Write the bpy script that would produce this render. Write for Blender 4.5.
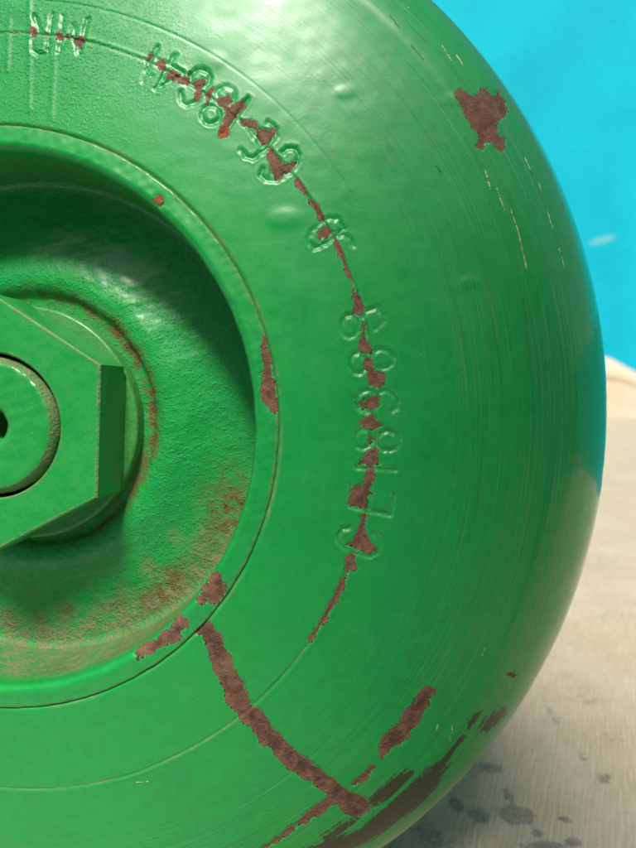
import bpy, bmesh, math
import numpy as np
from mathutils import Matrix, Vector

for o in list(bpy.data.objects):
    bpy.data.objects.remove(o)
scene = bpy.context.scene
COL = scene.collection

# ------------------------------------------------------------------ camera
CAM_H = 0.110619
cam_d = bpy.data.cameras.new("camera")
cam = bpy.data.objects.new("camera", cam_d)
COL.objects.link(cam)
cam.location = (0, 0, CAM_H)
cam.rotation_euler = (math.radians(90 - 3.2195), 0, 0)
cam_d.sensor_fit = 'HORIZONTAL'
cam_d.sensor_width = 36.0
cam_d.lens = 36.0 * 640.0 / 636.0
cam_d.clip_start = 0.003
cam_d.clip_end = 100.0
cam_d.dof.use_dof = True
cam_d.dof.focus_distance = 0.1075
cam_d.dof.aperture_fstop = 26.0
scene.camera = cam

# vessel frame (columns: right, up, outwards) and its origin at the collar's front plane
VROT = Matrix(((0.994003, 0.0, -0.109357), (-0.109355, 0.005921, -0.993985), (0.000647, 0.999982, 0.005885)))
VORG = Vector((-0.0534462, 0.1038441, 0.104924))

# ------------------------------------------------------------------ light
SUN_TILT, SUN_SIDE = math.radians(52), math.radians(-2)
sl = Vector((-math.sin(SUN_SIDE) * math.sin(SUN_TILT), math.cos(SUN_SIDE) * math.sin(SUN_TILT), math.cos(SUN_TILT)))
SUN = (VROT @ sl).normalized()
world = bpy.data.worlds.new("World")
scene.world = world
world.use_nodes = True
wn = world.node_tree
sky = wn.nodes.new('ShaderNodeTexSky')
sky.sky_type = 'NISHITA'
sky.sun_disc = False
sky.sun_elevation = math.asin(SUN.z)
sky.sun_rotation = math.atan2(SUN.x, SUN.y)
sky.air_density = 1.2
sky.dust_density = 2.5
bg = wn.nodes['Background']
bg.inputs['Strength'].default_value = 0.092
wn.links.new(sky.outputs[0], bg.inputs['Color'])
sun_d = bpy.data.lights.new("sun", 'SUN')
sun_d.energy = 4.1
sun_d.angle = math.radians(12)
sun_d.color = (1.0, 0.96, 0.88)
sun = bpy.data.objects.new("sun", sun_d)
COL.objects.link(sun)
sun.rotation_euler = SUN.to_track_quat('Z', 'Y').to_euler()
scene.cycles.max_bounces = 5
scene.cycles.diffuse_bounces = 3
scene.cycles.glossy_bounces = 2
vs = scene.view_settings
vs.view_transform = 'Standard'
vs.look = 'None'
vs.exposure = 0.20
vs.gamma = 1.0
vs.use_curve_mapping = False

# ------------------------------------------------------------------ node helpers
class NT:
    def __init__(self, name):
        self.m = bpy.data.materials.new(name)
        self.m.use_nodes = True
        self.t = self.m.node_tree
        self.b = self.t.nodes['Principled BSDF']
    def n(self, typ, **kw):
        nd = self.t.nodes.new(typ)
        for k, v in kw.items():
            setattr(nd, k, v)
        return nd
    def put(self, sock, v):
        if isinstance(v, bpy.types.NodeSocket):
            self.t.links.new(v, sock)
        elif isinstance(v, tuple) and sock.type == 'RGBA' and len(v) == 3:
            sock.default_value = (*v, 1)
        else:
            sock.default_value = v
    def math(self, op, a, b=None, clamp=False):
        nd = self.n('ShaderNodeMath', operation=op, use_clamp=clamp)
        self.put(nd.inputs[0], a)
        if b is not None:
            self.put(nd.inputs[1], b)
        return nd.outputs[0]
    def attr(self, name):
        return self.n('ShaderNodeAttribute', attribute_name=name).outputs['Fac']
    def ramp(self, v, a, b, c=0.0, d=1.0, smooth=True):
        nd = self.n('ShaderNodeMapRange', interpolation_type='SMOOTHSTEP' if smooth else 'LINEAR')
        for i, x in enumerate((v, a, b, c, d)):
            self.put(nd.inputs[i], x)
        return nd.outputs[0]
    def mix(self, f, a, b, blend='MIX'):
        nd = self.n('ShaderNodeMix', data_type='RGBA', blend_type=blend)
        self.put(nd.inputs[0], f)
        self.put(nd.inputs[6], a)
        self.put(nd.inputs[7], b)
        return nd.outputs[2]
    def noise(self, vec, scale, detail=3.0, rough=0.55, dist=0.0):
        nd = self.n('ShaderNodeTexNoise')
        self.put(nd.inputs['Vector'], vec)
        nd.inputs['Scale'].default_value = scale
        nd.inputs['Detail'].default_value = detail
        nd.inputs['Roughness'].default_value = rough
        nd.inputs['Distortion'].default_value = dist
        return nd.outputs['Fac']
    def coord_mm(self):
        tc = self.n('ShaderNodeTexCoord')
        vm = self.n('ShaderNodeVectorMath', operation='SCALE')
        self.t.links.new(tc.outputs['Object'], vm.inputs[0])
        vm.inputs['Scale'].default_value = 1000.0
        return vm.outputs[0]
    def comb(self, x, y, z=0.0):
        nd = self.n('ShaderNodeCombineXYZ')
        for i, v in enumerate((x, y, z)):
            self.put(nd.inputs[i], v)
        return nd.outputs[0]
    def sep(self, v):
        nd = self.n('ShaderNodeSeparateXYZ')
        self.put(nd.inputs[0], v)
        return nd.outputs
    def add_h(self, h, mm):
        """collect relief in millimetres; one bump node turns it into a normal"""
        e = self.math('MULTIPLY', h, mm)
        self.h = e if getattr(self, 'h', None) is None else self.math('ADD', self.h, e)
    def bump(self, h, dist, normal=None, strength=1.0):
        nd = self.n('ShaderNodeBump')
        nd.inputs['Strength'].default_value = strength
        nd.inputs['Distance'].default_value = dist
        self.put(nd.inputs['Height'], h)
        if normal is not None:
            self.t.links.new(normal, nd.inputs['Normal'])
        return nd.outputs[0]

GREEN = (0.004, 0.290, 0.046)
GREEN_B = (0.007, 0.340, 0.060)
RUST_A = (0.090, 0.043, 0.027)
RUST_B = (0.220, 0.112, 0.072)
RUST_D = (0.038, 0.021, 0.016)
ORANGE_C = (0.38, 0.10, 0.02)
DUST = (0.33, 0.245, 0.155)

def paint_material(name, turned=False, rough_cast=0.0, specks=0.3, gloss=0.40, peel=1.0):
    """thick green enamel over rusty steel; chips, scuffs, dirt and scratches come from mesh attributes (mm)"""
    k = NT(name)
    P = k.coord_mm()
    half = lambda v, amp: k.math('MULTIPLY', k.math('SUBTRACT', v, 0.5), amp)
    inv = lambda v: k.math('SUBTRACT', 1.0, v)
    nA = k.noise(P, 0.07, 2)            # slow tone changes
    nB = k.noise(P, 0.45, 3, 0.6)       # mottling, scalloped chip edges
    nC = k.noise(P, 1.35, 3, 0.7)       # grit
    nD = k.noise(P, 2.9, 1, 0.5)        # specks
    rust = k.attr('rust')
    jag = k.math('MULTIPLY', k.math('ADD', half(nB, 3.0), half(nC, 0.8)), k.ramp(rust, 1.2, 0.2))
    sdf = k.math('ADD', rust, jag)
    chip = k.ramp(sdf, 0.05, -0.05)
    rim = k.math('MULTIPLY', k.ramp(sdf, 0.34, 0.06), inv(chip))
    col = k.mix(nA, GREEN, GREEN_B)
    col = k.mix(k.ramp(nB, 0.35, 0.75, 0.0, 0.22), col, (0.003, 0.185, 0.034))
    nE = k.noise(P, 0.14, 3, 0.6)       # handling marks, faded patches
    col = k.mix(k.ramp(nE, 0.56, 0.74, 0.0, 0.22), col, (0.004, 0.15, 0.03))
    col = k.mix(k.ramp(nE, 0.44, 0.28, 0.0, 0.25), col, (0.035, 0.35, 0.10))
    rough = k.ramp(nE, 0.32, 0.68, gloss + 0.18, gloss - 0.04)
    # orange peel of the sprayed paint
    k.add_h(k.noise(P, 0.62, 1, 0.5), 0.050 * peel)
    fine = k.noise(P, 2.1, 1, 0.5)
    k.add_h(fine, 0.022 * peel)
    if turned:
        k.add_h(k.math('MULTIPLY', k.ramp(fine, 0.5, 0.72), k.attr('grit')), 0.12)
    if rough_cast:
        cst = k.noise(P, 1.0, 3, 0.6)
        k.add_h(cst, 0.22 * rough_cast)
        k.add_h(k.ramp(fine, 0.55, 0.75), 0.12 * rough_cast)
        col = k.mix(k.ramp(cst, 0.42, 0.75, 0.0, 0.3), col, (0.02, 0.36, 0.11))
    if turned:
        s, a = k.attr('prof_s'), k.attr('ang')
        n1 = k.noise(k.comb(k.math('MULTIPLY', s, 1.6), k.math('MULTIPLY', a, 0.22)), 1.0, 2, 0.65)
        n2 = k.noise(k.comb(k.math('MULTIPLY', s, 4.2), k.math('MULTIPLY', a, 0.30), 7.0), 1.0, 1, 0.6)
        band = k.math('MULTIPLY', k.ramp(s, 69, 82), k.ramp(s, 100, 97, 0.15, 1.0))
        col = k.mix(k.math('MULTIPLY', k.ramp(n2, 0.55, 0.70, 0, 0.42), band), col, (0.13, 0.34, 0.15))
        col = k.mix(k.math('MULTIPLY', k.ramp(n1, 0.52, 0.72, 0, 0.34), band), col, (0.008, 0.11, 0.032))
        faint = k.math('MULTIPLY', k.ramp(n2, 0.66, 0.74, 0, 0.22), k.ramp(n1, 0.5, 0.6))
        col = k.mix(faint, col, (0.13, 0.36, 0.15))
        k.add_h(k.math('MULTIPLY', k.math('ADD', k.math('MULTIPLY', n1, 0.12), k.math('MULTIPLY', n2, 0.035)), band), 1.0)
        rough = k.math('ADD', rough, k.math('MULTIPLY', band, 0.05))
        # worn scuffs through the paint
        sc = k.math('ADD', k.math('ADD', k.attr('scuff'), half(n1, 3.8)), half(nC, 2.2))
        scuff = k.ramp(sc, 0.35, -0.25, 0.0, 0.93)
        col = k.mix(scuff, col, k.mix(n2, (0.022, 0.014, 0.011), (0.070, 0.038, 0.026)))
        rough = k.mix(scuff, rough, (0.55, 0.55, 0.55))
        # scratches
        pm = k.ramp(k.math('ADD', k.attr('pale'), half(nC, 0.55)), 0.13, 0.02, 0.0, 0.9)
        col = k.mix(pm, col, (0.55, 0.62, 0.46))
        dm = k.ramp(k.attr('dark'), 0.14, 0.03, 0.0, 0.85)
        col = k.mix(dm, col, (0.02, 0.035, 0.02))
        k.add_h(k.math('ADD', pm, dm), -0.09)
        # pale tint along the stamped groove edges, painting in their glints
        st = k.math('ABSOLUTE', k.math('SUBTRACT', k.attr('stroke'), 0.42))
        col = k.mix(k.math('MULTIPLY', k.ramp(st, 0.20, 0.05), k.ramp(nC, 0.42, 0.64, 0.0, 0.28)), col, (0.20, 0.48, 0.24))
        # grime caught in the grooves
        gm = k.math('MULTIPLY', k.attr('groove'), k.ramp(nB, 0.35, 0.65, 0.15, 0.95))
        col = k.mix(gm, col, (0.30, 0.29, 0.16))
    # loose dirt and rust bloom
    dirt = k.math('MULTIPLY', k.attr('dirt'), k.ramp(k.math('ADD', k.math('MULTIPLY', inv(nB), 0.45), k.math('MULTIPLY', nC, 0.55)), 0.36, 0.60))
    col = k.mix(k.math('MULTIPLY', dirt, 0.85), col, k.mix(nC, (0.15, 0.105, 0.06), DUST))
    red = k.math('MULTIPLY', k.attr('stain'), k.ramp(nB, 0.32, 0.60))
    col = k.mix(k.math('MULTIPLY', red, 0.9), col, k.mix(nC, (0.10, 0.035, 0.018), (0.24, 0.085, 0.04)))
    soiled = k.math('MAXIMUM', dirt, red)
    rough = k.mix(soiled, rough, (0.8, 0.8, 0.8))
    k.add_h(k.math('MULTIPLY', dirt, nC), 0.22)
    # specks stuck in the paint
    col = k.mix(k.ramp(nD, 0.73, 0.77, 0.0, specks), col, (0.28, 0.38, 0.22))
    col = k.mix(k.ramp(nD, 0.27, 0.22, 0.0, specks), col, (0.01, 0.05, 0.015))
    # chips down to rust
    rc = k.mix(k.ramp(nB, 0.3, 0.7), RUST_B, RUST_A)
    rc = k.mix(k.ramp(nC, 0.56, 0.74, 0.0, 0.75), rc, RUST_D)
    rc = k.mix(k.ramp(nD, 0.66, 0.76, 0.0, 0.35), rc, (0.34, 0.25, 0.18))
    rc = k.mix(k.ramp(inv(nA), 0.48, 0.66, 0.0, 0.35), rc, (0.22, 0.095, 0.05))
    rc = k.mix(k.math('MULTIPLY', k.ramp(sdf, -0.42, -0.08), k.ramp(nC, 0.40, 0.62, 0.0, 0.65)), rc, (0.27, 0.115, 0.05))
    og = k.ramp(k.math('ADD', k.attr('orange'), jag), 0.15, -0.25)
    rc = k.mix(og, rc, k.mix(nC, ORANGE_C, (0.16, 0.04, 0.012)))
    col = k.mix(k.math('MULTIPLY', rim, 0.42), col, (0.10, 0.32, 0.10))
    col = k.mix(chip, col, rc)
    rough = k.mix(chip, rough, (0.72, 0.72, 0.72))
    k.add_h(rim, 0.07)
    k.add_h(k.math('MULTIPLY', chip, k.math('SUBTRACT', k.math('MULTIPLY', nC, 0.28), 0.32)), 1.0)
    k.put(k.b.inputs['Base Color'], col)
    k.put(k.b.inputs['Roughness'], rough)
    k.t.links.new(k.bump(k.h, 0.001), k.b.inputs['Normal'])
    k.b.inputs['Specular IOR Level'].default_value = 0.25
    k.put(k.b.inputs['Coat Weight'], k.math('MULTIPLY', inv(k.math('MAXIMUM', chip, soiled)), k.ramp(s, 90, 96, 0.62, 1.0) if turned else 0.65))
    k.b.inputs['Coat IOR'].default_value = 1.5
    if turned:
        k.put(k.b.inputs['Coat Roughness'], k.ramp(s, 91, 97, 0.35, 0.11))
    else:
        k.b.inputs['Coat Roughness'].default_value = 0.26
    return k.m

# ------------------------------------------------------------------ traced marks, vessel-local millimetres
CHIPS = [
    [(58.9,20.55),(59.72,20.56),(60.56,17.97),(60.01,17.01),(58.92,17.15)],
    [(60.29,15.78),(60.97,15.52),(61.26,13.05),(61.94,11.56),(61.41,11.0),(59.9,11.55),(60.03,13.33)],
    [(60.99,10.46),(61.67,9.92),(62.09,8.96),(63.59,8.15),(63.74,6.23),(63.2,5.81),(61.29,5.95),(61.07,7.59),(60.6,8.68)],
    [(59.79,3.48),(62.11,4.85),(62.93,4.3),(62.94,2.92),(61.58,2.24),(59.93,2.52)],
    [(60.11,0.24),(62.13,1.79),(62.73,1.32),(62.89,0.7),(64.13,-0.24),(62.59,-0.86),(60.58,-0.38)],
    [(61.66,-1.79),(62.28,-1.95),(62.28,-2.88),(61.67,-2.88)],
    [(59.97,-6.01),(61.83,-4.13),(62.91,-3.82),(62.76,-4.61),(63.23,-6.18),(61.99,-6.48)],
    [(58.9,-10.09),(60.76,-9.0),(61.37,-7.11),(62.15,-6.96),(62.39,-8.69),(62.08,-10.9),(61.39,-11.53),(61.55,-13.28),(58.59,-12.78),(58.59,-11.51)],
    [(60.61,-14.06),(61.24,-13.91),(60.93,-16.3),(61.4,-18.23),(62.51,-20.01),(61.72,-20.32),(59.53,-19.66),(57.97,-19.01),(59.37,-17.57),(59.84,-16.29)],
    [(58.8,-20.38),(59.61,-20.55),(59.44,-22.54),(58.17,-24.52),(57.17,-26.87),(55.58,-29.89),(54.91,-30.75),(54.6,-30.4),(55.08,-29.21),(56.23,-26.86),(57.68,-23.54),(58.0,-21.54)],
    [(53.68,29.88),(54.44,30.66),(56.04,29.89),(55.27,28.91),(53.54,28.28)],
    [(45.75,43.16),(46.26,43.16),(47.11,41.77),(48.16,40.39),(50.35,41.1),(48.84,39.01),(47.01,37.96),(45.82,38.32),(46.13,40.04)],
    [(41.07,47.54),(43.13,47.18),(44.35,45.95),(46.73,45.94),(46.91,45.08),(45.75,43.33),(44.72,43.86),(43.33,45.6),(41.61,46.49)],
    [(38.82,48.96),(41.71,50.37),(42.07,49.47),(40.89,47.71),(39.72,46.67),(39.04,46.34)],
    [(37.75,50.57),(39.62,51.26),(39.81,50.38),(38.8,49.86),(37.94,50.03)],
    [(35.84,51.66),(37.02,52.7),(36.86,51.32),(36.06,49.88)],
    [(25.89,57.59),(27.34,58.66),(27.69,57.99),(26.39,56.05)],
    [(28.02,56.75),(29.05,57.2),(29.39,55.98),(29.12,55.04),(28.35,56.0)],
    [(29.72,55.18),(30.89,55.62),(31.66,54.68),(30.65,53.78),(29.75,54.1)],
    [(31.69,53.76),(33.28,55.26),(33.6,54.65),(33.05,52.82),(32.0,53.17)],
    [(33.93,53.41),(35.37,54.46),(36.12,54.16),(35.73,52.95),(34.55,52.33)],
    [(34.28,51.58),(34.97,52.02),(34.84,50.96),(34.44,50.82)],
    [(7.3,63.13),(8.17,62.91),(7.82,61.83)],
    [(11.32,62.51),(12.16,62.67),(12.43,61.4),(11.6,61.44)],
    [(13.02,61.99),(13.66,61.76),(13.29,60.93)],
    [(14.09,61.52),(15.94,61.45),(16.2,60.6),(15.4,59.8),(14.35,60.46)],
    [(74.95,52.34),(75.68,53.38),(76.39,53.09),(77.46,52.46),(78.76,52.89),(78.99,53.97),(79.78,54.39),(80.51,53.75),(81.27,53.33),(81.54,54.33),(82.37,54.46),(83.25,52.73),(83.49,50.79),(83.0,49.57),(81.19,47.78),(81.34,46.64),(82.42,45.46),(82.56,43.96),(82.18,43.35),(81.28,43.81),(80.75,44.87),(80.03,44.8),(78.93,43.41),(78.22,43.72),(78.41,45.02),(77.54,46.6),(76.32,48.53),(75.45,50.31)],
    [(70.92,-43.11),(72.4,-43.72),(70.53,-47.93),(67.14,-52.95),(63.71,-55.57),(63.46,-54.14),(64.19,-51.41),(66.63,-49.35),(68.53,-45.65)],
    [(84.56,-41.94),(85.26,-41.7),(86.25,-42.53),(85.76,-43.4),(84.83,-43.16)]]
ORANGE = [
    [(38.19,46.16),(39.39,46.34),(39.58,44.93),(38.4,44.6)]]
CRACKS = [
    [(33.77,-32.56,1.05),(35.54,-32.95,1.52),(36.93,-34.61,1.52),(37.78,-37.21,1.45),(38.26,-39.87,1.45),(39.9,-42.53,1.77),(40.48,-44.88,1.69),(41.66,-47.07,1.45),(43.6,-48.57,1.64),(44.66,-50.71,1.69),(47.12,-53.57,1.45),(49.34,-56.1,1.69),(52.14,-58.05,1.55),(54.96,-60.34,1.47),(57.21,-62.81,1.45),(59.5,-65.1,2.19)],
    [(59.02,-60.5,0.42),(60.78,-59.04,0.59),(62.27,-57.49,0.42)],
    [(57.61,-62.4,0.59),(55.44,-63.28,0.84),(53.08,-65.37,0.93),(50.02,-67.88,0.59),(46.05,-71.07,0.37),(43.43,-73.12,0.34)],
    [(50.23,37.8,0.25),(52.11,35.0,0.3),(54.13,31.9,0.37)],
    [(56.21,28.34,0.2),(57.23,26.18,0.27),(58.48,22.94,0.17),(59.1,20.79,0.2)],
    [(54.79,-30.75,0.3),(52.22,-34.58,0.15)]]
SCUFFS = [
    [(53.62,-70.92),(56.69,-68.59),(59.72,-66.96),(62.74,-62.88),(65.48,-60.11),(68.45,-58.15),(68.72,-58.97),(66.75,-62.11),(62.24,-65.33),(58.69,-68.8),(53.56,-72.92)],
    [(74.22,-56.11),(76.68,-53.18),(77.71,-53.08),(75.73,-55.15),(74.13,-60.34),(72.96,-63.62),(70.94,-65.92),(66.84,-69.07),(63.24,-71.83),(59.63,-73.94),(55.01,-75.23),(50.35,-77.52),(50.53,-73.31),(56.65,-70.56),(59.68,-70.27),(62.74,-67.35),(67.76,-62.26),(71.73,-57.86)],
    [(80.7,-50.06),(82.79,-49.09),(84.74,-48.84),(85.25,-50.53),(83.1,-52.26),(80.92,-53.05),(80.03,-52.09)],
    [(77.59,-50.36),(78.55,-48.76),(79.66,-48.35),(79.36,-49.59),(78.24,-51.06)]]
STROKES = [
    [(58.59,-16.29),(57.34,-16.6),(56.66,-17.56),(56.87,-18.68),(57.97,-19.65),(59.69,-20.31),(61.57,-20.97),(62.82,-20.33),(63.29,-19.05),(62.97,-17.76),(62.34,-17.27)],
    [(58.74,-9.3),(58.59,-12.86),(61.39,-13.59),(64.83,-14.25),(65.28,-11.24)],
    [(61.54,-11.37),(61.39,-13.59)],
    [(60.29,-6.24),(59.51,-6.79),(62.61,-6.88),(65.72,-7.13)],
    [(61.97,-2.26),(61.89,-2.79),(61.63,-3.26),(61.25,-3.58),(60.79,-3.73),(60.3,-3.68),(59.87,-3.44),(59.55,-3.03),(59.37,-2.52),(59.37,-1.98),(59.54,-1.47),(59.87,-1.07),(60.3,-0.83),(60.78,-0.78),(61.24,-0.93),(61.63,-1.26),(61.88,-1.72),(61.97,-2.26)],
    [(66.15,-2.58),(66.04,-3.15),(65.72,-3.64),(65.22,-3.98),(64.62,-4.14),(63.99,-4.08),(63.43,-3.82),(63.01,-3.4),(62.78,-2.86),(62.77,-2.29),(63.0,-1.75),(63.42,-1.33),(63.98,-1.07),(64.6,-1.02),(65.2,-1.18),(65.7,-1.53),(66.04,-2.02),(66.15,-2.58)],
    [(63.07,3.62),(62.96,3.01),(62.62,2.47),(62.1,2.09),(61.47,1.92),(60.82,1.98),(60.24,2.26),(59.8,2.73),(59.56,3.31),(59.56,3.94),(59.79,4.52),(60.23,4.98),(60.81,5.26),(61.46,5.32),(62.08,5.15),(62.61,4.77),(62.95,4.24),(63.07,3.62)],
    [(62.93,4.85),(64.02,5.41),(65.24,4.85),(65.95,3.74),(65.66,2.66),(65.14,2.1)],
    [(61.0,9.5),(60.92,8.91),(60.68,8.4),(60.32,8.04),(59.89,7.87),(59.44,7.93),(59.03,8.19),(58.73,8.64),(58.56,9.2),(58.56,9.8),(58.72,10.36),(59.02,10.81),(59.43,11.07),(59.88,11.13),(60.31,10.97),(60.67,10.6),(60.91,10.09),(61.0,9.5)],
    [(65.09,10.19),(64.98,9.65),(64.67,9.18),(64.19,8.85),(63.61,8.69),(63.02,8.74),(62.48,8.99),(62.07,9.39),(61.85,9.91),(61.85,10.46),(62.07,10.97),(62.47,11.38),(63.0,11.63),(63.6,11.68),(64.18,11.53),(64.66,11.2),(64.98,10.73),(65.09,10.19)],
    [(59.82,15.24),(59.73,14.63),(59.48,14.1),(59.1,13.72),(58.64,13.55),(58.17,13.6),(57.74,13.88),(57.41,14.34),(57.24,14.92),(57.23,15.54),(57.4,16.12),(57.72,16.59),(58.15,16.86),(58.63,16.92),(59.09,16.75),(59.47,16.38),(59.73,15.85),(59.82,15.24)],
    [(60.29,16.6),(60.96,17.42),(62.58,18.12),(63.54,17.17),(63.69,16.07),(63.15,15.4),(62.34,14.83)],
    [(53.98,31.28),(52.46,29.87),(51.98,28.59),(52.93,27.24),(54.61,27.96),(56.2,29.08),(57.45,30.36),(56.81,31.77),(55.24,31.93),(53.98,31.28)],
    [(56.14,29.12),(57.46,29.4),(58.56,28.62),(58.88,27.67)],
    [(48.03,42.36),(48.64,42.83),(49.82,42.83),(50.5,41.78),(50.2,40.39),(49.15,39.05),(47.16,37.8),(45.47,37.8),(44.63,38.66),(44.98,39.68)],
    [(45.69,47.0),(46.9,45.94),(46.91,44.73),(45.4,42.83),(43.4,41.26),(42.33,41.61),(41.5,42.68)],
    [(44.78,43.15),(42.88,45.69)],
    [(42.48,50.8),(40.82,48.24),(39.47,46.02),(38.55,45.39)],
    [(38.18,48.22),(38.09,47.69),(37.83,47.23),(37.42,46.91),(36.91,46.77),(36.39,46.82),(35.91,47.07),(35.55,47.47),(35.34,47.97),(35.33,48.51),(35.51,49.02),(35.86,49.41),(36.32,49.65),(36.85,49.69),(37.36,49.54),(37.78,49.21),(38.07,48.75),(38.18,48.22)],
    [(40.4,51.32),(40.31,50.8),(40.05,50.35),(39.65,50.03),(39.16,49.89),(38.65,49.95),(38.18,50.18),(37.82,50.58),(37.62,51.08),(37.61,51.61),(37.79,52.11),(38.12,52.5),(38.58,52.73),(39.09,52.78),(39.59,52.63),(40.01,52.3),(40.29,51.85),(40.4,51.32)],
    [(36.43,54.16),(36.34,53.63),(36.07,53.18),(35.64,52.86),(35.12,52.72),(34.57,52.78),(34.08,53.02),(33.7,53.43),(33.48,53.93),(33.47,54.46),(33.65,54.96),(34.01,55.35),(34.49,55.59),(35.04,55.63),(35.57,55.47),(36.02,55.14),(36.31,54.68),(36.43,54.16)],
    [(36.03,53.11),(35.14,51.42),(34.31,50.23),(32.84,49.78),(31.94,50.55),(31.9,51.93)],
    [(30.81,58.08),(29.51,55.66),(28.03,52.6)],
    [(28.0,52.6),(30.05,53.69),(32.22,54.95)],
    [(32.22,54.95),(30.44,56.13),(28.2,57.15)],
    [(27.92,59.4),(26.93,56.86),(25.86,53.88),(27.17,54.56)],
    [(12.44,65.23),(12.31,61.86),(12.13,59.02)],
    [(12.13,59.02),(14.19,63.45)],
    [(14.19,63.45),(15.34,58.72)],
    [(15.34,58.72),(16.44,64.37)],
    [(10.53,65.5),(10.32,61.79),(10.06,59.12),(8.66,58.85),(7.52,59.75),(7.41,61.6),(8.13,62.15),(10.31,61.96)],
    [(8.8,62.2),(7.59,65.49)]]
PALE = [
    [(86.14,42.84),(87.02,40.89)],
    [(88.34,39.21),(88.85,37.38)],
    [(89.79,34.27),(90.76,31.19)],
    [(91.66,28.12),(92.58,25.07)],
    [(83.59,33.97),(84.87,30.33),(85.67,26.69),(86.32,24.01)],
    [(79.43,40.35),(80.3,37.04)],
    [(81.34,37.22),(82.77,33.27)],
    [(72.64,-51.35),(72.94,-50.24)],
    [(72.64,-51.35),(72.32,-52.27)],
    [(74.85,-52.19),(75.24,-53.64)],
    [(75.3,-50.51),(75.35,-51.87)],
    [(79.93,-38.08),(80.38,-36.7)],
    [(84.8,-45.16),(85.08,-44.02)],
    [(22.81,-60.35),(24.87,-60.09)],
    [(75.04,59.51),(76.16,57.63)],
    [(66.31,67.7),(67.28,67.1)],
    [(72.75,60.73),(74.33,57.99)]]
DARK = [
    [(66.63,64.61),(69.98,60.99)],
    [(67.74,60.19),(69.8,57.75)],
    [(64.39,65.08),(65.83,63.04)],
    [(71.66,40.43),(72.44,39.34)]]
RIDGES = [
    [(6.49,69.16),(7.18,61.27),(7.62,49.68)],
    [(3.4,64.89),(3.59,56.45)],
    [(11.37,57.73),(11.31,48.23)]]
COLLAR_CHIPS = [
    [(37.48,-23.08),(38.72,-23.55),(39.06,-25.31),(38.87,-27.08),(37.79,-28.37),(34.73,-28.48),(34.54,-27.94),(36.2,-25.05)],
    [(23.68,-37.38),(24.25,-36.41),(27.04,-34.65),(29.99,-32.4),(31.46,-30.71),(32.7,-31.22),(32.69,-32.45),(30.68,-34.88),(28.48,-35.9),(24.41,-37.89)],
    [(45.13,13.62),(45.66,13.4),(46.74,8.18),(47.29,2.5),(46.95,1.65),(46.27,2.07),(45.18,3.38),(44.95,5.56)]]
COLLAR_ORANGE = [
    [(29.89,34.61),(29.65,33.92),(29.08,33.65),(28.51,33.96),(28.29,34.67),(28.53,35.36),(29.1,35.63),(29.66,35.32),(29.89,34.61)]]
DENTS = [(48.45, 31.88, 2.53, 1.52, 0.2), (77.02, 22.17, 1.35, 1.01, 0.15), (57.48, 51.82, 1.52, 1.01, 0.1), (36.87, 57.0, 2.02, 1.35, 0.12), (74.23, 51.26, 1.69, 1.01, 0.1)]

# ------------------------------------------------------------------ numpy helpers
def seg_dist(P, a, b):
    a, b = np.asarray(a[:2]), np.asarray(b[:2])
    ab = b - a
    t = np.clip(((P - a) @ ab) / max(ab @ ab, 1e-9), 0, 1)
    return np.hypot(*(P - (a + t[:, None] * ab)).T), t

def near(P, pts, m):
    q = np.array([p[:2] for p in pts])
    lo, hi = q.min(0) - m, q.max(0) + m
    return np.where((P[:, 0] > lo[0]) & (P[:, 0] < hi[0]) & (P[:, 1] > lo[1]) & (P[:, 1] < hi[1]))[0]

def line_field(P, lines, far=3.0, closed=False):
    """distance to a set of polylines; a third coordinate is a half-width that is taken off"""
    D = np.full(len(P), far)
    for l in lines:
        ix = near(P, l, far)
        if not len(ix):
            continue
        Q = P[ix]
        d = np.full(len(ix), far)
        for a, b in zip(l[:-1], l[1:]):
            e, t = seg_dist(Q, a, b)
            if len(a) > 2:
                e = e - (a[2] + (b[2] - a[2]) * t)
            d = np.minimum(d, e)
        D[ix] = np.minimum(D[ix], d)
    return D

def poly_field(P, polys, far=3.0):
    """signed distance, negative inside"""
    D = np.full(len(P), far)
    for l in polys:
        ix = near(P, l, far)
        if not len(ix):
            continue
        Q = P[ix]
        d = np.full(len(ix), far)
        ins = np.zeros(len(ix), bool)
        for a, b in zip(l, l[1:] + l[:1]):
            d = np.minimum(d, seg_dist(Q, a, b)[0])
            c = (a[1] > Q[:, 1]) != (b[1] > Q[:, 1])
            if a[1] != b[1]:
                ins ^= c & (Q[:, 0] < (b[0] - a[0]) * (Q[:, 1] - a[1]) / (b[1] - a[1]) + a[0])
        D[ix] = np.minimum(D[ix], np.where(ins, -d, d))
    return D

RNG = np.random.default_rng(7)
def wobble(x, y, wl, seed):
    """smooth pseudo-noise, about -1..1"""
    r = np.random.default_rng(seed)
    s = 0
    for i in range(7):
        a, ph, f = r.uniform(0, 6.283), r.uniform(0, 6.283), r.uniform(0.6, 1.7) * 6.283 / wl
        s = s + np.sin((x * math.cos(a) + y * math.sin(a)) * f + ph)
    return s / 3.2

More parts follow.
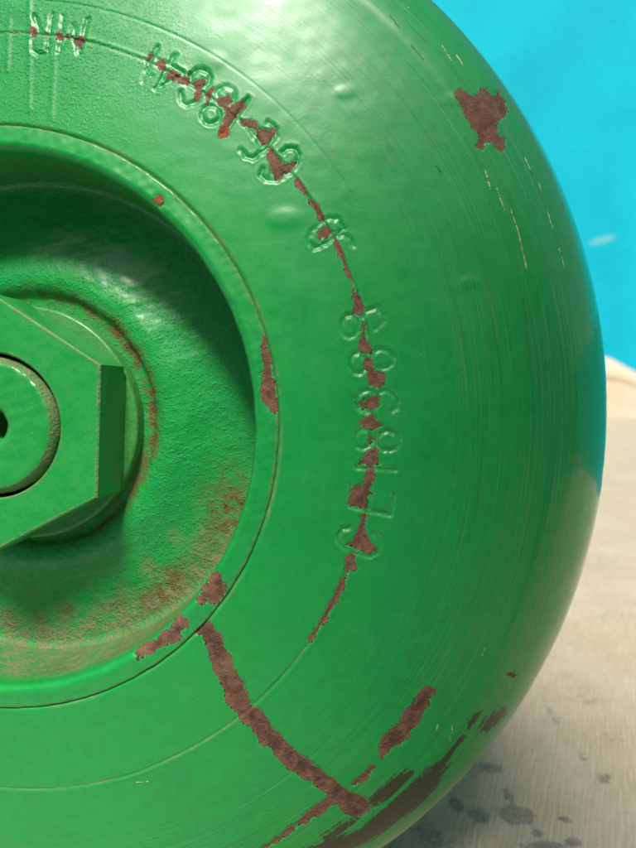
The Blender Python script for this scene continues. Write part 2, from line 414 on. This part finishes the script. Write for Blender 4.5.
def grid_object(name, X, Y, Z, mat, parent, attrs=None, closed=True, smooth=True, scale=0.001):
    """rows x cols lattice in mm -> one mesh object"""
    nr, nc = X.shape
    me = bpy.data.meshes.new(name)
    co = np.stack([X, Y, Z], -1).reshape(-1, 3) * scale
    me.vertices.add(len(co))
    me.vertices.foreach_set('co', co.astype(np.float32).ravel())
    i = np.arange(nr - 1)[:, None]
    j = np.arange(nc if closed else nc - 1)[None]
    j2 = (j + 1) % nc
    q = np.stack([i * nc + j, i * nc + j2, (i + 1) * nc + j2, (i + 1) * nc + j], -1).reshape(-1, 4)
    me.loops.add(q.size)
    me.loops.foreach_set('vertex_index', q.astype(np.int32).ravel())
    me.polygons.add(len(q))
    me.polygons.foreach_set('loop_start', np.arange(0, q.size, 4, dtype=np.int32))
    me.polygons.foreach_set('use_smooth', np.full(len(q), smooth))
    me.update(calc_edges=True)
    for n, v in (attrs or {}).items():
        at = me.attributes.new(n, 'FLOAT', 'POINT')
        at.data.foreach_set('value', np.ascontiguousarray(v, np.float32).ravel())
    me.materials.append(mat)
    ob = bpy.data.objects.new(name, me)
    COL.objects.link(ob)
    ob.parent = parent
    return ob

def smooth_profile(pts, step):
    """Catmull-Rom through (r, z) points, resampled"""
    p = np.array(pts, float)
    p = np.vstack([2 * p[0] - p[1], p, 2 * p[-1] - p[-2]])
    out = []
    for i in range(1, len(p) - 2):
        L = np.linalg.norm(p[i + 1] - p[i])
        n = max(2, int(L / step))
        t = np.linspace(0, 1, n, endpoint=False)[:, None]
        out.append(0.5 * (2 * p[i] + (p[i + 1] - p[i - 1]) * t + (2 * p[i - 1] - 5 * p[i] + 4 * p[i + 1] - p[i + 2]) * t ** 2
                          + (3 * p[i] - p[i - 1] - 3 * p[i + 1] + p[i + 2]) * t ** 3))
    out.append(p[-2:-1])
    return np.vstack(out)

def cols(dense_deg, coarse_deg, a=94.0):
    d = np.arange(-a, a, dense_deg)
    c = np.arange(a, 360 - a, coarse_deg)
    return np.radians(np.concatenate([d, c]))

def revolve(name, prof, phi, mat, parent, hfun=None, afun=None, centre=(0, 0)):
    r, z = prof[:, 0], prof[:, 1]
    t = np.gradient(prof, axis=0)
    t /= np.linalg.norm(t, axis=1)[:, None] + 1e-9
    nr, nz = -t[:, 1], t[:, 0]                     # left normal; profiles run inwards -> outwards
    C, S = np.cos(phi)[None], np.sin(phi)[None]
    X, Y, Z = r[:, None] * C, r[:, None] * S, z[:, None] + 0 * C
    h = hfun(X, Y, Z, r, phi) if hfun else 0.0
    at = afun(X, Y, Z, r, phi) if afun else {}
    X2 = X + nr[:, None] * h * C + centre[0]
    Y2 = Y + nr[:, None] * h * S + centre[1]
    Z2 = Z + nz[:, None] * h
    return grid_object(name, X2, Y2, Z2, mat, parent, at)

def tag(o, label=None, cat=None, kind=None, group=None):
    for n, v in (('label', label), ('category', cat), ('kind', kind), ('group', group)):
        if v:
            o[n] = v
    return o

def mesh_object(name, verts, faces, mat, parent=None, smooth=False):
    me = bpy.data.meshes.new(name)
    me.from_pydata(verts, [], faces)
    me.update()
    if smooth:
        me.polygons.foreach_set('use_smooth', [True] * len(me.polygons))
    me.materials.append(mat)
    ob = bpy.data.objects.new(name, me)
    COL.objects.link(ob)
    ob.parent = parent
    return ob

# ------------------------------------------------------------------ setting materials
def ground_material():
    k = NT("concrete")
    P = k.coord_mm()
    c = k.mix(k.noise(P, 0.01, 5), (0.42, 0.41, 0.38), (0.58, 0.57, 0.54))
    k.put(k.b.inputs['Base Color'], c)
    k.b.inputs['Roughness'].default_value = 0.9
    k.t.links.new(k.bump(k.noise(P, 0.4, 5, 0.7), 0.001), k.b.inputs['Normal'])
    return k.m

def wall_material():
    k = NT("cyan_paint")
    P = k.coord_mm()
    c = k.mix(k.ramp(k.noise(P, 0.0025, 4), 0.3, 0.7), (0.003, 0.35, 0.455), (0.005, 0.43, 0.535))
    c = k.mix(k.ramp(k.noise(P, 0.02, 4, 0.7), 0.62, 0.8, 0, 0.25), c, (0.012, 0.42, 0.52))
    # a pale rubbed mark
    x = k.sep(P)
    m = k.math('ADD', k.math('POWER', k.math('DIVIDE', k.math('SUBTRACT', x[0], 1440.0), 75.0), 2.0),
               k.math('POWER', k.math('DIVIDE', k.math('SUBTRACT', k.math('SUBTRACT', x[2], 860.0), k.math('MULTIPLY', k.math('SUBTRACT', x[0], 1440.0), 0.25)), 16.0), 2.0))
    m = k.math('ADD', m, k.math('MULTIPLY', k.math('SUBTRACT', k.noise(P, 0.03, 4), 0.5), 2.0))
    c = k.mix(k.ramp(m, 1.4, 0.2, 0, 0.55), c, (0.28, 0.50, 0.48))
    k.put(k.b.inputs['Base Color'], c)
    k.b.inputs['Roughness'].default_value = 0.7
    k.b.inputs['Specular IOR Level'].default_value = 0.12
    k.t.links.new(k.bump(k.noise(P, 0.03, 4), 0.004), k.b.inputs['Normal'])
    return k.m

def wood_material(ga):
    """pale weathered timber; grain runs at azimuth ga"""
    k = NT("pale_wood")
    P = k.coord_mm()
    x = k.sep(P)
    u = k.math('SUBTRACT', k.math('MULTIPLY', x[0], math.cos(ga)), k.math('MULTIPLY', x[1], math.sin(ga)))
    v = k.math('ADD', k.math('MULTIPLY', x[0], math.sin(ga)), k.math('MULTIPLY', x[1], math.cos(ga)))
    wob = k.math('MULTIPLY', k.noise(k.comb(k.math('MULTIPLY', u, .05), k.math('MULTIPLY', v, .012)), 1.0, 2), 5.0)
    uw = k.math('ADD', u, wob)
    line = k.math('MULTIPLY', k.math('SINE', k.math('MULTIPLY', uw, 6.283 / 1.3)), 0.5)
    line = k.math('ADD', line, k.math('MULTIPLY', k.math('SUBTRACT', k.noise(k.comb(uw, k.math('MULTIPLY', v, .04)), 1.1, 3), 0.5), 3.2))
    fib = k.noise(k.comb(k.math('MULTIPLY', uw, 2.6), k.math('MULTIPLY', v, .10)), 1.0, 4, 0.65)
    c = k.mix(k.ramp(line, -1.2, 1.6), (0.52, 0.42, 0.29), (0.66, 0.555, 0.405))
    c = k.mix(k.ramp(fib, 0.38, 0.62, 0, 0.65), c, (0.42, 0.335, 0.22))
    c = k.mix(k.ramp(k.noise(P, 0.035, 4, 0.6), 0.4, 0.7, 0, 0.35), c, (0.70, 0.58, 0.45))
    c = k.mix(k.ramp(k.noise(P, 0.09, 5, 0.65), 0.55, 0.75, 0, 0.30), c, (0.33, 0.31, 0.26))
    st = k.math('ADD', k.attr('spot'), k.math('MULTIPLY', k.math('SUBTRACT', k.noise(P, 0.42, 5, 0.7), 0.5), 1.7))
    st = k.math('MULTIPLY', k.ramp(st, 0.12, 0.55), k.ramp(k.noise(P, 1.1, 3, 0.7), 0.25, 0.6, 0.45, 0.95))
    c = k.mix(st, c, k.mix(k.noise(P, 0.3, 3), (0.20, 0.175, 0.135), (0.31, 0.285, 0.235)))
    k.put(k.b.inputs['Base Color'], c)
    k.b.inputs['Roughness'].default_value = 0.8
    k.b.inputs['Specular IOR Level'].default_value = 0.12
    n = k.bump(line, 0.00005, None, 0.5)
    n = k.bump(fib, 0.00022, n, 0.6)
    k.t.links.new(n, k.b.inputs['Normal'])
    return k.m

def stone_material():
    k = NT("pale_stone")
    P = k.coord_mm()
    c = k.mix(k.noise(P, 0.006, 5, 0.6), (0.60, 0.49, 0.355), (0.71, 0.59, 0.44))
    c = k.mix(k.ramp(k.noise(P, 0.02, 5, 0.7), 0.55, 0.75, 0, 0.35), c, (0.45, 0.36, 0.24))
    k.put(k.b.inputs['Base Color'], c)
    k.b.inputs['Specular IOR Level'].default_value = 0.12
    k.b.inputs['Roughness'].default_value = 0.9
    k.t.links.new(k.bump(k.noise(P, 0.05, 5, 0.7), 0.006), k.b.inputs['Normal'])
    return k.m

# ------------------------------------------------------------------ setting
G = 14.0
ground = mesh_object("ground", [(-G, -G, 0), (G, -G, 0), (G, G, 0), (-G, G, 0)], [(0, 1, 2, 3)], ground_material())
tag(ground, kind='structure')

def slab(name, outline, z0, z1, mat):
    n = len(outline)
    v = [(x, y, z0) for x, y in outline] + [(x, y, z1) for x, y in outline]
    f = [tuple(range(n, 2 * n)), tuple(reversed(range(n)))] + [(i, (i + 1) % n, n + (i + 1) % n, n + i) for i in range(n)]
    return mesh_object(name, v, f, mat)

wall = slab("wall", [(-7, 3.3), (9, 3.3), (9, 3.5), (-7, 3.5)], 0.0, 2.9, wall_material())
bm = bmesh.new(); bm.from_mesh(wall.data)
bmesh.ops.bevel(bm, geom=bm.edges[:], offset=0.015, segments=2, affect='EDGES')
bm.to_mesh(wall.data); bm.free()
tag(wall, "plain bright cyan painted wall behind the pale stone kerb", "wall")

# unseen cyan panel, added right of the frame for the dome's edge to mirror
reflection_panel = slab("reflection_panel", [(0.31, 0.46), (0.45, 0.22), (0.72, -0.10), (0.80, -0.75), (0.82, -0.75), (0.737, -0.09), (0.465, 0.23), (0.325, 0.468)], 0.012, 0.19, wall.data.materials[0])
tag(reflection_panel, kind='structure')

# low stone kerb at the foot of the cyan wall: lumpy lattice with a drooping right-hand end
u = np.linspace(-3.2, 3.0, 190)
sec = np.array([(-0.02, 0.0), (-0.015, 0.06), (-0.012, 0.12), (-0.012, 0.128), (0.012, 0.134), (0.0, 0.142), (0.0, 0.175), (0.02, 0.205), (0.06, 0.222), (0.20, 0.225), (0.26, 0.21), (0.28, 0.0)])
U = np.repeat(u[None], len(sec), 0)
top = 1.0 + 0.010 * wobble(u, 0 * u, 0.5, 3) - np.clip((u - 1.015) * 2.4, 0, 0.34)
KX, KY, KZ = U, 2.2 + sec[:, 0][:, None] + 0.006 * wobble(U, sec[:, 1][:, None], 0.3, 5), sec[:, 1][:, None] * top[None]
kerb = grid_object("kerb", KX, KY, KZ, stone_material(), None, closed=False, scale=1.0)
tag(kerb, "low pale sandy stone kerb running below the cyan wall", "kerb")

# unseen low wall, added behind the camera to darken what the dome reflects
dk = NT("blocker_stone")
dk.put(dk.b.inputs['Base Color'], dk.mix(dk.noise(dk.coord_mm(), 0.02, 4), (0.26, 0.25, 0.23), (0.36, 0.34, 0.31)))
dk.b.inputs['Roughness'].default_value = 0.9
bw = slab("blocker_wall", [(-1.4, -0.62), (1.1, -0.62), (1.1, -0.42), (-1.4, -0.42)], 0.0, 0.46, dk.m)
tag(bw, kind='structure')

# unseen post, added behind the camera to shade the dome's lower right
hd = Vector((SUN.x, SUN.y, 0)).normalized()
pc = Vector((0.042, 0.115, 0)) + hd * 0.25
ph_ = 0.134 + 0.25 * SUN.z / math.hypot(SUN.x, SUN.y)
side = Vector((-hd.y, hd.x, 0))
pv = []
for z, w in ((0, 0.034), (ph_ - 0.02, 0.034), (ph_ - 0.004, 0.029), (ph_, 0.016)):
    for q in range(8):
        a = math.pi / 8 + q * math.pi / 4
        p = pc + side * (w * math.cos(a) * 1.05) + hd * (w * math.sin(a))
        pv.append((p.x, p.y, z))
pf = [(r * 8 + q, r * 8 + (q + 1) % 8, r * 8 + 8 + (q + 1) % 8, r * 8 + 8 + q) for r in range(3) for q in range(8)] + [tuple(range(24, 32))]
shade_post = mesh_object("shade_post", pv, pf, stone_material())
tag(shade_post, kind='structure')

# timber platform beside the vessel
GRAIN = math.radians(24.5)
TOP = 0.01154
e0 = np.array((6.0, 132.71))
ed = np.array((math.sin(math.radians(22)), math.cos(math.radians(22))))
SPOTS = [(44.4,161.8,3.4,3.2,0.45),(37.2,143.4,2.6,3.2,0.6),(33.1,147.0,1.9,3.0,0.55),(46.2,143.4,4.0,3.3,0.9),(46.3,150.0,1.2,3.2,0.6),(56.7,141.7,1.6,1.5,0.5),(55.5,134.5,2.0,2.0,0.5),(71.2,189.6,1.8,8.3,0.3),(71.3,166.8,1.6,3.5,0.35),(72.5,157.5,2.3,2.3,0.4),(49.2,133.3,4.8,1.6,0.6),(23.9,137.4,3.6,3.3,0.4),(48.8,137.4,1.3,1.4,0.5),(47.5,161.8,1.3,1.8,0.5),(83.4,176.2,3.4,4.6,0.2),(63.3,167.8,0.5,1.0,0.5),(34.0,148.8,0.5,0.8,1),(74.0,158.0,0.5,0.9,0.8),(27.6,133.6,4.8,2.2,0.4),(86.5,198.3,8.0,5.7,0.2),(156.9,364.3,17.3,23.4,0.2),(123.3,274.7,13.1,10.8,0.2)]
tt = np.concatenate([np.linspace(-60, 260, 320), np.geomspace(263, 2215, 90)])      # along the left edge
ww = np.concatenate([[-0.6, 0.0], np.linspace(0.6, 130, 200), np.geomspace(133, 2600, 60)])  # away from it
TT, WW = np.meshgrid(tt, ww)
nd = np.array((ed[1], -ed[0]))
PX, PY = e0[0] + TT * ed[0] + WW * nd[0], e0[1] + TT * ed[1] + WW * nd[1]
PZ = np.full_like(PX, TOP * 1000)
edge_w = 0.25 * wobble(TT, 0 * TT, 9, 12)
PX, PY = PX + nd[0] * edge_w * (WW < 2), PY + nd[1] * edge_w * (WW < 2)
PZ[0] -= 0.6
spot = np.zeros_like(PX)
for x, y, a, b, s in SPOTS:
    spot = np.maximum(spot, s * np.exp(-((((PX - x) / a) ** 2 + ((PY - y) / b) ** 2) ** 2) * 0.8))
# right-hand side, underside skirt down to the ground
low = lambda a, z: (a[0], a[1], z)
PX = np.vstack([PX[:1], PX, PX[-1:]]); PY = np.vstack([PY[:1], PY, PY[-1:]])
PZ = np.vstack([np.full((1, PX.shape[1]), 0.5), PZ, np.full((1, PX.shape[1]), 0.5)])
spot = np.vstack([spot[:1] + 0.5, spot, spot[-1:]])
cw = lambda A: np.hstack([A[:, :1], A, A[:, -1:]])
PX, PY, PZ, spot = cw(PX), cw(PY), cw(PZ), cw(spot)
PZ[:, 0] = PZ[:, -1] = 0.5
plat = grid_object("wooden_platform", PX, PY, PZ, wood_material(GRAIN), None, {'spot': spot}, closed=False)
tag(plat, "pale wooden platform with fine parallel grain and grey stains", "platform")

# ------------------------------------------------------------------ the vessel
vessel = bpy.data.objects.new("pressure_vessel", None)
COL.objects.link(vessel)
vessel.empty_display_size = 0.05
vessel.matrix_world = Matrix.Translation(VORG) @ VROT.to_4x4()
tag(vessel, "green painted steel vessel lying down, stamped numbers, chipped paint and hex nut", "vessel")

RS, ZS, RC, RK = 62.8, -2.4, 430.0, 18.0
Z0 = ZS + RC - math.sqrt(RC ** 2 - RS ** 2)
R2, P2, AL = 80.0, 62.0, math.radians(23)
A2 = math.asin(R2 / RC)
C2R, C2Z = R2 - P2 * math.sin(A2), Z0 - (RC - math.sqrt(RC ** 2 - R2 ** 2)) - P2 * math.cos(A2)
R3, Z3 = C2R + P2 * math.sin(AL), C2Z + P2 * math.cos(AL)
KR, KZc = R3 - RK * math.sin(AL), Z3 - RK * math.cos(AL)
RB = KR + RK
crown = lambda r: np.where(r < R2, Z0 - (RC - np.sqrt(RC ** 2 - r * r)), C2Z + np.sqrt(np.maximum(P2 ** 2 - (r - C2R) ** 2, 0)))
rr = np.arange(48.35, R3, 0.15)
kt = np.linspace(AL, math.pi / 2, 106)
prof = np.vstack([[(46.0, float(crown(48.0)) - 0.5)], [(47.4, float(crown(48.0)) - 0.42)], [(47.65, float(crown(48.0)) - 0.30)], [(47.88, float(crown(48.0)) - 0.11)], [(48.12, float(crown(48.0)) - 0.03)],
                  np.stack([rr, crown(rr)], 1),
                  np.stack([KR + RK * np.sin(kt), KZc + RK * np.cos(kt)], 1),
                  np.stack([np.full(14, RB), np.linspace(KZc - 4, KZc - 165, 14)], 1),
                  np.stack([RB - 25 + 25 * np.cos(np.linspace(0.15, 1.57, 9)), KZc - 165 - 25 * np.sin(np.linspace(0.15, 1.57, 9))], 1),
                  [(40.0, KZc - 193), (1.0, KZc - 194)]])
SP = np.concatenate([[0], np.cumsum(np.linalg.norm(np.diff(prof, axis=0), axis=1))])
SP = SP - np.interp(60, prof[:200, 0], SP[:200]) + 60        # about equal to the radius on the crown
fields = {}

def shell_fields(X, Y, r):
    live = np.zeros(X.shape, bool)
    live[(r > 47) & (np.arange(len(r)) < len(rr) + 100)] = True
    live &= X > -14
    P = np.stack([X[live], Y[live]], 1)
    def full(v, far):
        o = np.full(X.shape, far)
        o[live] = v
        return o
    fields['chips'] = full(np.minimum(poly_field(P, CHIPS + ORANGE), line_field(P, CRACKS)), 3.0)
    fields['orange'] = full(poly_field(P, ORANGE), 3.0)
    fields['scuff'] = full(poly_field(P, SCUFFS, 4.0), 4.0)
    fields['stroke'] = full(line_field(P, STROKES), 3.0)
    fields['pale'] = full(line_field(P, PALE), 3.0)
    fields['dark'] = full(line_field(P, DARK), 3.0)
    fields['ridge'] = full(line_field(P, RIDGES), 3.0)

def shell_height(X, Y, Z, r, phi):
    shell_fields(X, Y, r)
    h = np.zeros_like(X)
    d = fields['stroke'] + 0.10 * wobble(X, Y, 1.6, 21)
    h += (-0.26 * np.exp(-(d / 0.36) ** 2) + 0.025 * np.exp(-((d - 0.75) / 0.25) ** 2)) * (0.8 + 0.35 * wobble(X, Y, 6, 22))
    R = np.hypot(X, Y)
    ph = np.arctan2(Y, X)
    # scribed construction circles
    wv = 0.10 * wobble(ph * 60, 0 * ph, 30, 31)
    dep = 0.10 + 0.05 * wobble(ph * 60, 0 * ph, 18, 32)
    g1 = (R - 62.8 - wv) / 0.22
    h += -dep * 1.3 * np.exp(-g1 ** 2) + 0.05 * np.exp(-((R - 63.35 - wv) / 0.3) ** 2)
    up = np.clip((ph - 0.9) * 3, 0, 1)
    h += -0.09 * np.exp(-((R - 68.6) / 0.2) ** 2) * (0.25 + 0.75 * up)
    # rolled edge of the knuckle: a barely visible step
    h += 0.10 * np.tanh((R - 90.6 - 0.15 * wobble(ph * 90, 0 * ph, 20, 33)) / 0.5) * (R < 101)
    for x, y, a, b, s in DENTS:
        h += s * np.exp(-(((X - x) / a) ** 2 + ((Y - y) / b) ** 2) ** 1.5)
    h += 0.09 * np.exp(-(fields['ridge'] / 0.45) ** 2)
    # paint stops at the chips, and is never quite flat
    h += -0.10 / (1 + np.exp(np.clip((fields['chips'] + 0.05) / 0.09, -30, 30)))
    front = (R < RB - 1) & (Z > -40)
    h += front * (0.035 * wobble(X, Y, 14, 41) + 0.010 * wobble(X, Y, 5, 42))
    return h

def shell_attrs(X, Y, Z, r, phi):
    R, ph = np.hypot(X, Y), np.arctan2(Y, X)
    gr = np.exp(-((R - 62.8) / 0.16) ** 2) * np.clip(0.55 + 0.5 * wobble(ph * 60, 0 * ph, 22, 51), 0, 1)
    gr = np.maximum(gr, 0.9 * np.exp(-((R - 47.9) / 0.30) ** 2) * np.clip(0.4 + 0.6 * wobble(ph * 50, 0 * ph, 20, 52), 0, 1))
    lim = 0.4 + np.abs(R - RB + 0.15) * 3.0 + 8 * (np.abs(ph + 0.16) > 0.26) + (Z < KZc - 1) * 9
    rust = np.minimum(fields['chips'], np.where(Z > -40, lim, 9))
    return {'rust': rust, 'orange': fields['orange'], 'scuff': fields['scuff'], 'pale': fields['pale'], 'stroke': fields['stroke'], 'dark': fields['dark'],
            'groove': gr, 'grit': np.exp(-(((X - 12) / 16) ** 2 + ((Y - 60) / 13) ** 2)) * (Z > -40), 'prof_s': np.repeat(SP[:, None], X.shape[1], 1), 'ang': np.repeat(ph[:1], X.shape[0], 0) * 10,
            'dirt': np.zeros_like(X), 'stain': np.zeros_like(X)}

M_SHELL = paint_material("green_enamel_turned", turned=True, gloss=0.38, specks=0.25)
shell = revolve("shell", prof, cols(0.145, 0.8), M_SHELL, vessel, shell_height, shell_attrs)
shell["label"] = "domed green shell with a ring of stamped characters and rust chips"

# collar ring round the opening, with the bore of the recess
bev = lambda cx, cz, r, a0, a1, n: [(cx + r * math.cos(a), cz + r * math.sin(a)) for a in np.linspace(a0, a1, n)]
cp = np.array([(43.35, -16.6)] + [(43.4 + 0.3 * t, -16.0 + 14.6 * t) for t in np.linspace(0, 1, 24)]
              + bev(45.0, -1.35, 1.3, math.pi, math.pi / 2, 12)
              + [(x, -0.05 - 0.16 * (x - 45)) for x in np.linspace(45.15, 47.0, 14)]
              + bev(47.15, -0.80, 0.42, math.pi / 2, 0, 8) + [(47.57, -1.2), (47.57, -3.2)])

def collar_h(X, Y, Z, r, phi):
    P = np.stack([X.ravel(), Y.ravel()], 1)
    fields['cc'] = poly_field(P, COLLAR_CHIPS + COLLAR_ORANGE).reshape(X.shape)
    fields['co'] = poly_field(P, COLLAR_ORANGE).reshape(X.shape)
    hh = 0.05 * wobble(X, Y, 7, 61) + 0.03 * wobble(X, Y, 2.6, 62)
    return hh - 0.10 / (1 + np.exp(np.clip((fields['cc'] + 0.05) / 0.1, -30, 30)))

def collar_a(X, Y, Z, r, phi):
    ph = np.arctan2(Y, X)
    deep = np.clip((-Z - 1.8) / 3, 0, 1)
    lowr = np.clip((-ph - 0.35) * 1.6, 0, 1)
    dirt = deep * (0.15 + 0.75 * lowr) + 0.55 * np.exp(-((np.hypot(X, Y) - 47.35) / 0.25) ** 2) * (Z > -2)
    cc = np.where(Z < -1.6, fields['cc'] + (-Z - 1.6) * 0.8, fields['cc'])
    return {'rust': cc, 'orange': fields['co'], 'dirt': dirt, 'stain': deep * 0.35 * (0.5 + 0.5 * wobble(X, Y, 12, 64))}

M_PAINT = paint_material("green_enamel", gloss=0.40, specks=0.35)
collar = revolve("collar", cp, cols(0.25, 1.2), M_PAINT, vessel, collar_h, collar_a)
collar["label"] = "green ring with rusty chips round the recess"

# recess floor: rough casting with a rounded boss round the washer
fp = smooth_profile([(20.0, -14.3), (21.6, -14.3), (22.6, -14.0), (23.6, -13.0), (25.0, -12.45), (27.0, -12.6), (30.0, -13.6), (34.0, -14.9), (38.0, -15.7), (41.3, -16.0), (42.7, -15.8), (43.5, -15.0)], 0.16)
def floor_h(X, Y, Z, r, phi):
    return 0.03 * wobble(X, Y, 5.2, 71) + 0.02 * wobble(X, Y, 2.4, 72) + 0.10 * wobble(X, Y, 13, 73)
def floor_a(X, Y, Z, r, phi):
    R, ph = np.hypot(X, Y), np.arctan2(Y, X)
    low = np.clip((-ph - 0.25) * 1.9, 0, 1)
    w = wobble(X, Y, 9, 74)
    dirt = np.clip((R - 33.5 + 2.5 * w) / 6, 0, 1) * low + 0.25 * np.clip((R - 40) / 2, 0, 1)
    ring = np.exp(-((R - 22.6 + 0.4 * w) / 1.5) ** 2)
    st = 1.25 * ring * np.clip(1.1 - np.abs(ph - 0.25) * 0.5, 0.1, 1) + 1.0 * np.exp(-(((X - 36) / 4.5) ** 2 + ((Y + 17) / 7.5) ** 2)) + 0.95 * np.exp(-((ph + 0.95) / 0.16) ** 2 - ((R - 39.5) / 2.5) ** 2)
    st = st + 0.35 * low * np.clip((R - 31) / 5, 0, 1) * np.clip(w, 0, 1)
    z = np.full_like(X, 3.0)
    return {'rust': z, 'orange': z, 'dirt': np.clip(dirt, 0, 1), 'stain': np.clip(st, 0, 1)}
M_CAST = paint_material("green_enamel_on_casting", rough_cast=0.8, gloss=0.40, specks=0.5)
rfloor = revolve("recess_floor", fp, cols(0.30, 1.2), M_CAST, vessel, floor_h, floor_a)
rfloor["label"] = "rough dusty green floor of the recess with a rusty ring"

# washer, nut, threaded stem
NC = (-0.5, -0.5)
const = lambda d, s, ru=3.0: (lambda X, Y, Z, r, phi: {'rust': np.full_like(X, ru), 'orange': np.full_like(X, 3.0), 'dirt': np.full_like(X, d), 'stain': np.full_like(X, s)})
wp = np.array([(12.0, -11.15), (20.2, -11.15)] + bev(20.35, -11.8, 0.65, 1.4, 0, 6) + [(21.0, -12.6), (21.0, -14.2)])
washer = revolve("washer", wp, cols(0.8, 2.0), M_PAINT, vessel, lambda X, Y, Z, r, phi: 0.03 * wobble(X, Y, 4, 81), const(0.30, 0.15), NC)

def nut_object():
    bm = bmesh.new()
    Rn, z0, z1, rh = 21.6, -11.05, -1.0, 12.0
    N = 96
    rot = math.radians(-2.6)
    def hexr(a):
        q = (a - rot + math.pi / 6) % (math.pi / 3) - math.pi / 6
        # vertices sit at rot +- 30 deg, flats at rot
        return Rn * math.cos(math.pi / 6) / math.cos(q)
    angs = [rot + math.pi / 6 + 2 * math.pi * i / N for i in range(N)]
    rings = []
    def ring(f, z):
        rings.append([bm.verts.new(((f(a) * math.cos(a) + NC[0]) * 1e-3, (f(a) * math.sin(a) + NC[1]) * 1e-3, z * 1e-3)) for a in angs])
    ring(lambda a: rh, z0)
    ring(lambda a: rh, z1 - 0.35)
    ring(lambda a: rh + 0.3, z1 - 0.02)
    ring(lambda a: rh + 0.7, z1)
    ring(lambda a: hexr(a) - 2.5, z1 + 0.02)
    ring(lambda a: hexr(a) - 0.75, z1)
    ring(lambda a: hexr(a) - 0.32, z1 - 0.06)
    ring(lambda a: hexr(a) - 0.07, z1 - 0.26)
    ring(lambda a: hexr(a), z1 - 0.6)
    ring(lambda a: hexr(a), z1 - 3.5)
    ring(lambda a: hexr(a), z0 + 1.0)
    ring(lambda a: min(hexr(a), 20.6 + 0.0) , z0)
    for A, B in zip(rings[:-1], rings[1:]):
        for i in range(N):
            f = bm.faces.new((A[i], B[i], B[(i + 1) % N], A[(i + 1) % N]))
            f.smooth = True
    bmesh.ops.recalc_face_normals(bm, faces=bm.faces[:])
    me = bpy.data.meshes.new("nut")
    bm.to_mesh(me)
    bm.free()
    n = len(me.vertices)
    soil = [(0.75 if 5 < r < 8 else 0.55 if r in (1, 2) else 0.09) for r in range(12) for _ in range(N)]
    for nm, v in (('rust', [3.0] * n), ('orange', [3.0] * n), ('dirt', soil), ('stain', [0.0] * n)):
        at = me.attributes.new(nm, 'FLOAT', 'POINT')
        at.data.foreach_set('value', v)
    if hasattr(me, 'set_sharp_from_angle'):
        me.set_sharp_from_angle(angle=math.radians(24))
    ob = bpy.data.objects.new("hex_nut", me)
    COL.objects.link(ob)
    ob.parent = vessel
    return ob

M_NUT = paint_material("green_enamel_on_nut", gloss=0.40, specks=0.7, peel=0.8)
nut = nut_object()
nut.data.materials.append(M_NUT)
nut["label"] = "large green hex nut with a dark shaded side"

sp = np.array([(0.05, -9.0), (2.4, -9.0), (2.6, -2.6), (2.75, -1.5), (3.3, -0.95), (3.8, -0.72)]
              + [(x, -0.65) for x in np.linspace(4.2, 9.9, 14)]
              + [(10.35, -0.72), (10.6, -0.95), (10.95, -1.4), (11.3, -1.85), (11.42, -2.3), (11.42, -10.5)])
def stem_a(X, Y, Z, r, phi):
    R = np.hypot(X, Y)
    ch = np.clip((R - 10.3) / 0.35, 0, 1)
    z = np.full_like(X, 3.0)
    return {'rust': z, 'orange': z, 'dirt': np.clip(0.08 + ch * 0.8, 0, 1), 'stain': 0.3 * (R < 3) + 0.3 * ch}
stem = revolve("stem", sp, cols(1.0, 2.0), M_NUT, vessel, lambda X, Y, Z, r, phi: 0.05 * wobble(X, Y, 3, 91) + 0.02 * wobble(X, Y, 1.1, 92), stem_a, NC)
stem["label"] = "round green stem end with a small centre hole and gritty edge"
